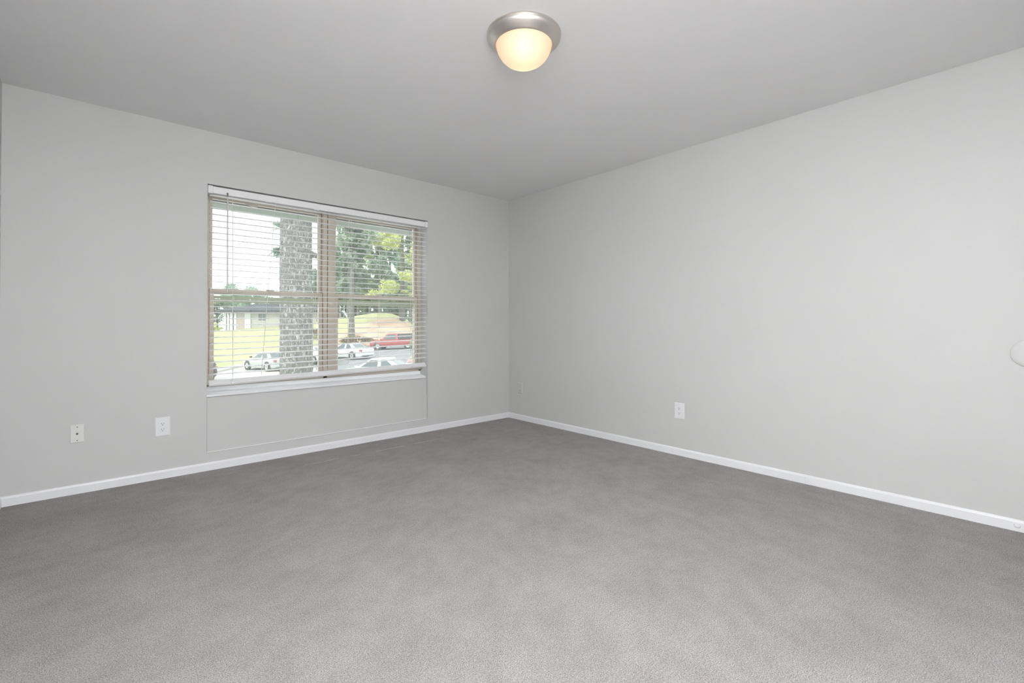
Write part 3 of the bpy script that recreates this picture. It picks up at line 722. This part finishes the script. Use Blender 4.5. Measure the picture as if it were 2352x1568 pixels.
for k, (a, v, h) in enumerate(((-.575, 104, 6.0), (-.52, 98, 6.2), (-.49, 108, 6.6), (-.460, 90, 6.6))):
    tree('broadleaf_tree', ['first', 'second', 'third', 'last'][k] + ' of the tree tops behind the building roof, from left', (a * v, v), h, .25,
         [(0, 0, h * .8, 2.6, 2.6, 1.3), (1.6, -1.4, h * .7, 1.9, 1.9, 1.2), (-1.6, 1.4, h * .65, 1.9, 1.9, 1.2)], M['leaf_mid'], 2200, .45, 'tree tops behind the roof')
def shrub(label, uv, blobs, lm, n, size):
    u, v = uv; root = empty('shrub', S(u, v, ground(u, v))); tag(root, label, 'shrub')
    MB().tube([(0, 0, -.1), (0, 0, .5)], .05, 6).build('stem', M['bark2'], root); foliage(blobs, n, size, 'foliage', M[lm] if isinstance(lm, str) else lm, root)
shrub('yellow-green shrub at the left foot of the building', (-44.4, 69.5), [(0, 0, .5, 1.4, 1.4, .6)], 'leaf_lime', 900, .22)
shrub('dry brown brush on the bank behind the white sedan', (-19.6, 56.5), [(0, 0, .5, 1.3, 1.3, .5), (1.5, -1.3, .45, 1.2, 1.2, .4)], M['brush'], 1500, .22)
shrub('dry brush on the bank between trunk and mullion', (-24.0, 56.0), [(0, 0, .6, 1.4, 1.4, .6)], M['brush'], 900, .22)
shrub('green shrub beside the rear of the red pickup', (-10.6, 50.6), [(0, 0, .6, .7, .7, .6)], 'leaf_mid', 700, .16)

# ---- building across the lawn (site axes: x along its front)
bx = empty('apartment_building', S(-43.2, 69.6, 0.0), YAW - math.pi / 2)
tag(bx, 'single-storey pale building with dark hip roof across the lawn', 'building')
def bpt(mb, name, m, parent=None, **k): return mb.build(name, m, parent or bx, **k)
BZ = 3.05
wl = bpt(MB().box(1.9, 14.0, 0, 7, -.6, BZ), 'wall', M['stucco'])
bpt(MB().box(.2, 1.95, 1.2, 7, -.6, BZ), 'porch_wall', M['stucco'])
bpt(MB().box(1.95, 3.35, -.05, .02, -.6, 2.0), 'brick_panel', M['brickpink'])
for xx, ww in ((.2, .34), (1.15, .36), (1.75, .36)): bpt(MB().box(xx, xx + ww, -.1, .25, -.6, BZ), 'porch_post', M['post'])
bpt(MB().box(3.4, 4.25, -.18, .1, -.6, BZ), 'pilaster', M['post'])
for xx in (5.3, 11.2):
    wn = bpt(MB().box(xx, xx + 1.3, -.04, .03, 1.55, 2.75), 'window', M['post'])
    for q in (0, 1): bpt(MB().box(xx + .06 + q * .62, xx + .62 + q * .62, -.06, -.03, 1.62, 2.69), 'pane', M['pane'], wn)
r = MB(); e = .7
lo = [(-e, -e, BZ - .15), (14 + e, -e, BZ - .15), (14 + e, 7 + e, BZ - .15), (-e, 7 + e, BZ - .15)]
lo2 = [(a, b, BZ + .12) for a, b, c in lo]; hi = [(3.0, 3.3, BZ + 1.25), (11, 3.3, BZ + 1.25), (11, 3.7, BZ + 1.25), (3.0, 3.7, BZ + 1.25)]
bpt(r.loft([lo, lo2, hi]), 'roof', M['roof'])
bpt(MB().loft([[(3.2, -1.0, BZ - .1), (4.6, -1.0, BZ - .1), (4.6, 1, BZ - .1), (3.2, 1, BZ - .1)], [(3.2, -1.0, BZ + .1), (4.6, -1.0, BZ + .1), (4.6, 2.4, BZ + .85), (3.2, 2.4, BZ + .85)]]), 'gable_canopy', M['roof'])

# white slide with two thin posts on the lawn, left of the mound
u, v = -28.6, 79.0
sl_ = empty('playground_slide', S(u, v, ground(u, v) - .05)); sl_.rotation_euler = (0, 0, YAW - math.pi / 2); tag(sl_, 'small white curved slide between thin posts left of mound', 'slide')
MB().tube([(-.55, 0, 0), (-.55, 0, 2.6)], .06, 8).build('post', M['post'], sl_); MB().tube([(.15, 0, 0), (.15, 0, 2.6)], .06, 8).build('post', M['post'], sl_)
ch = []
for x, z in ((-.15, 1.35), (.15, 1.25), (.45, .85), (.65, .45), (.62, .2)): ch.append([(x, -.22, z), (x, .22, z), (x - .12, .22, z - .16), (x - .12, -.22, z - .16)])
MB().loft(ch).build('chute', M['post'], sl_); MB().box(-.3, .1, -.2, .2, .0, .22).build('foot_block', M['post'], sl_)
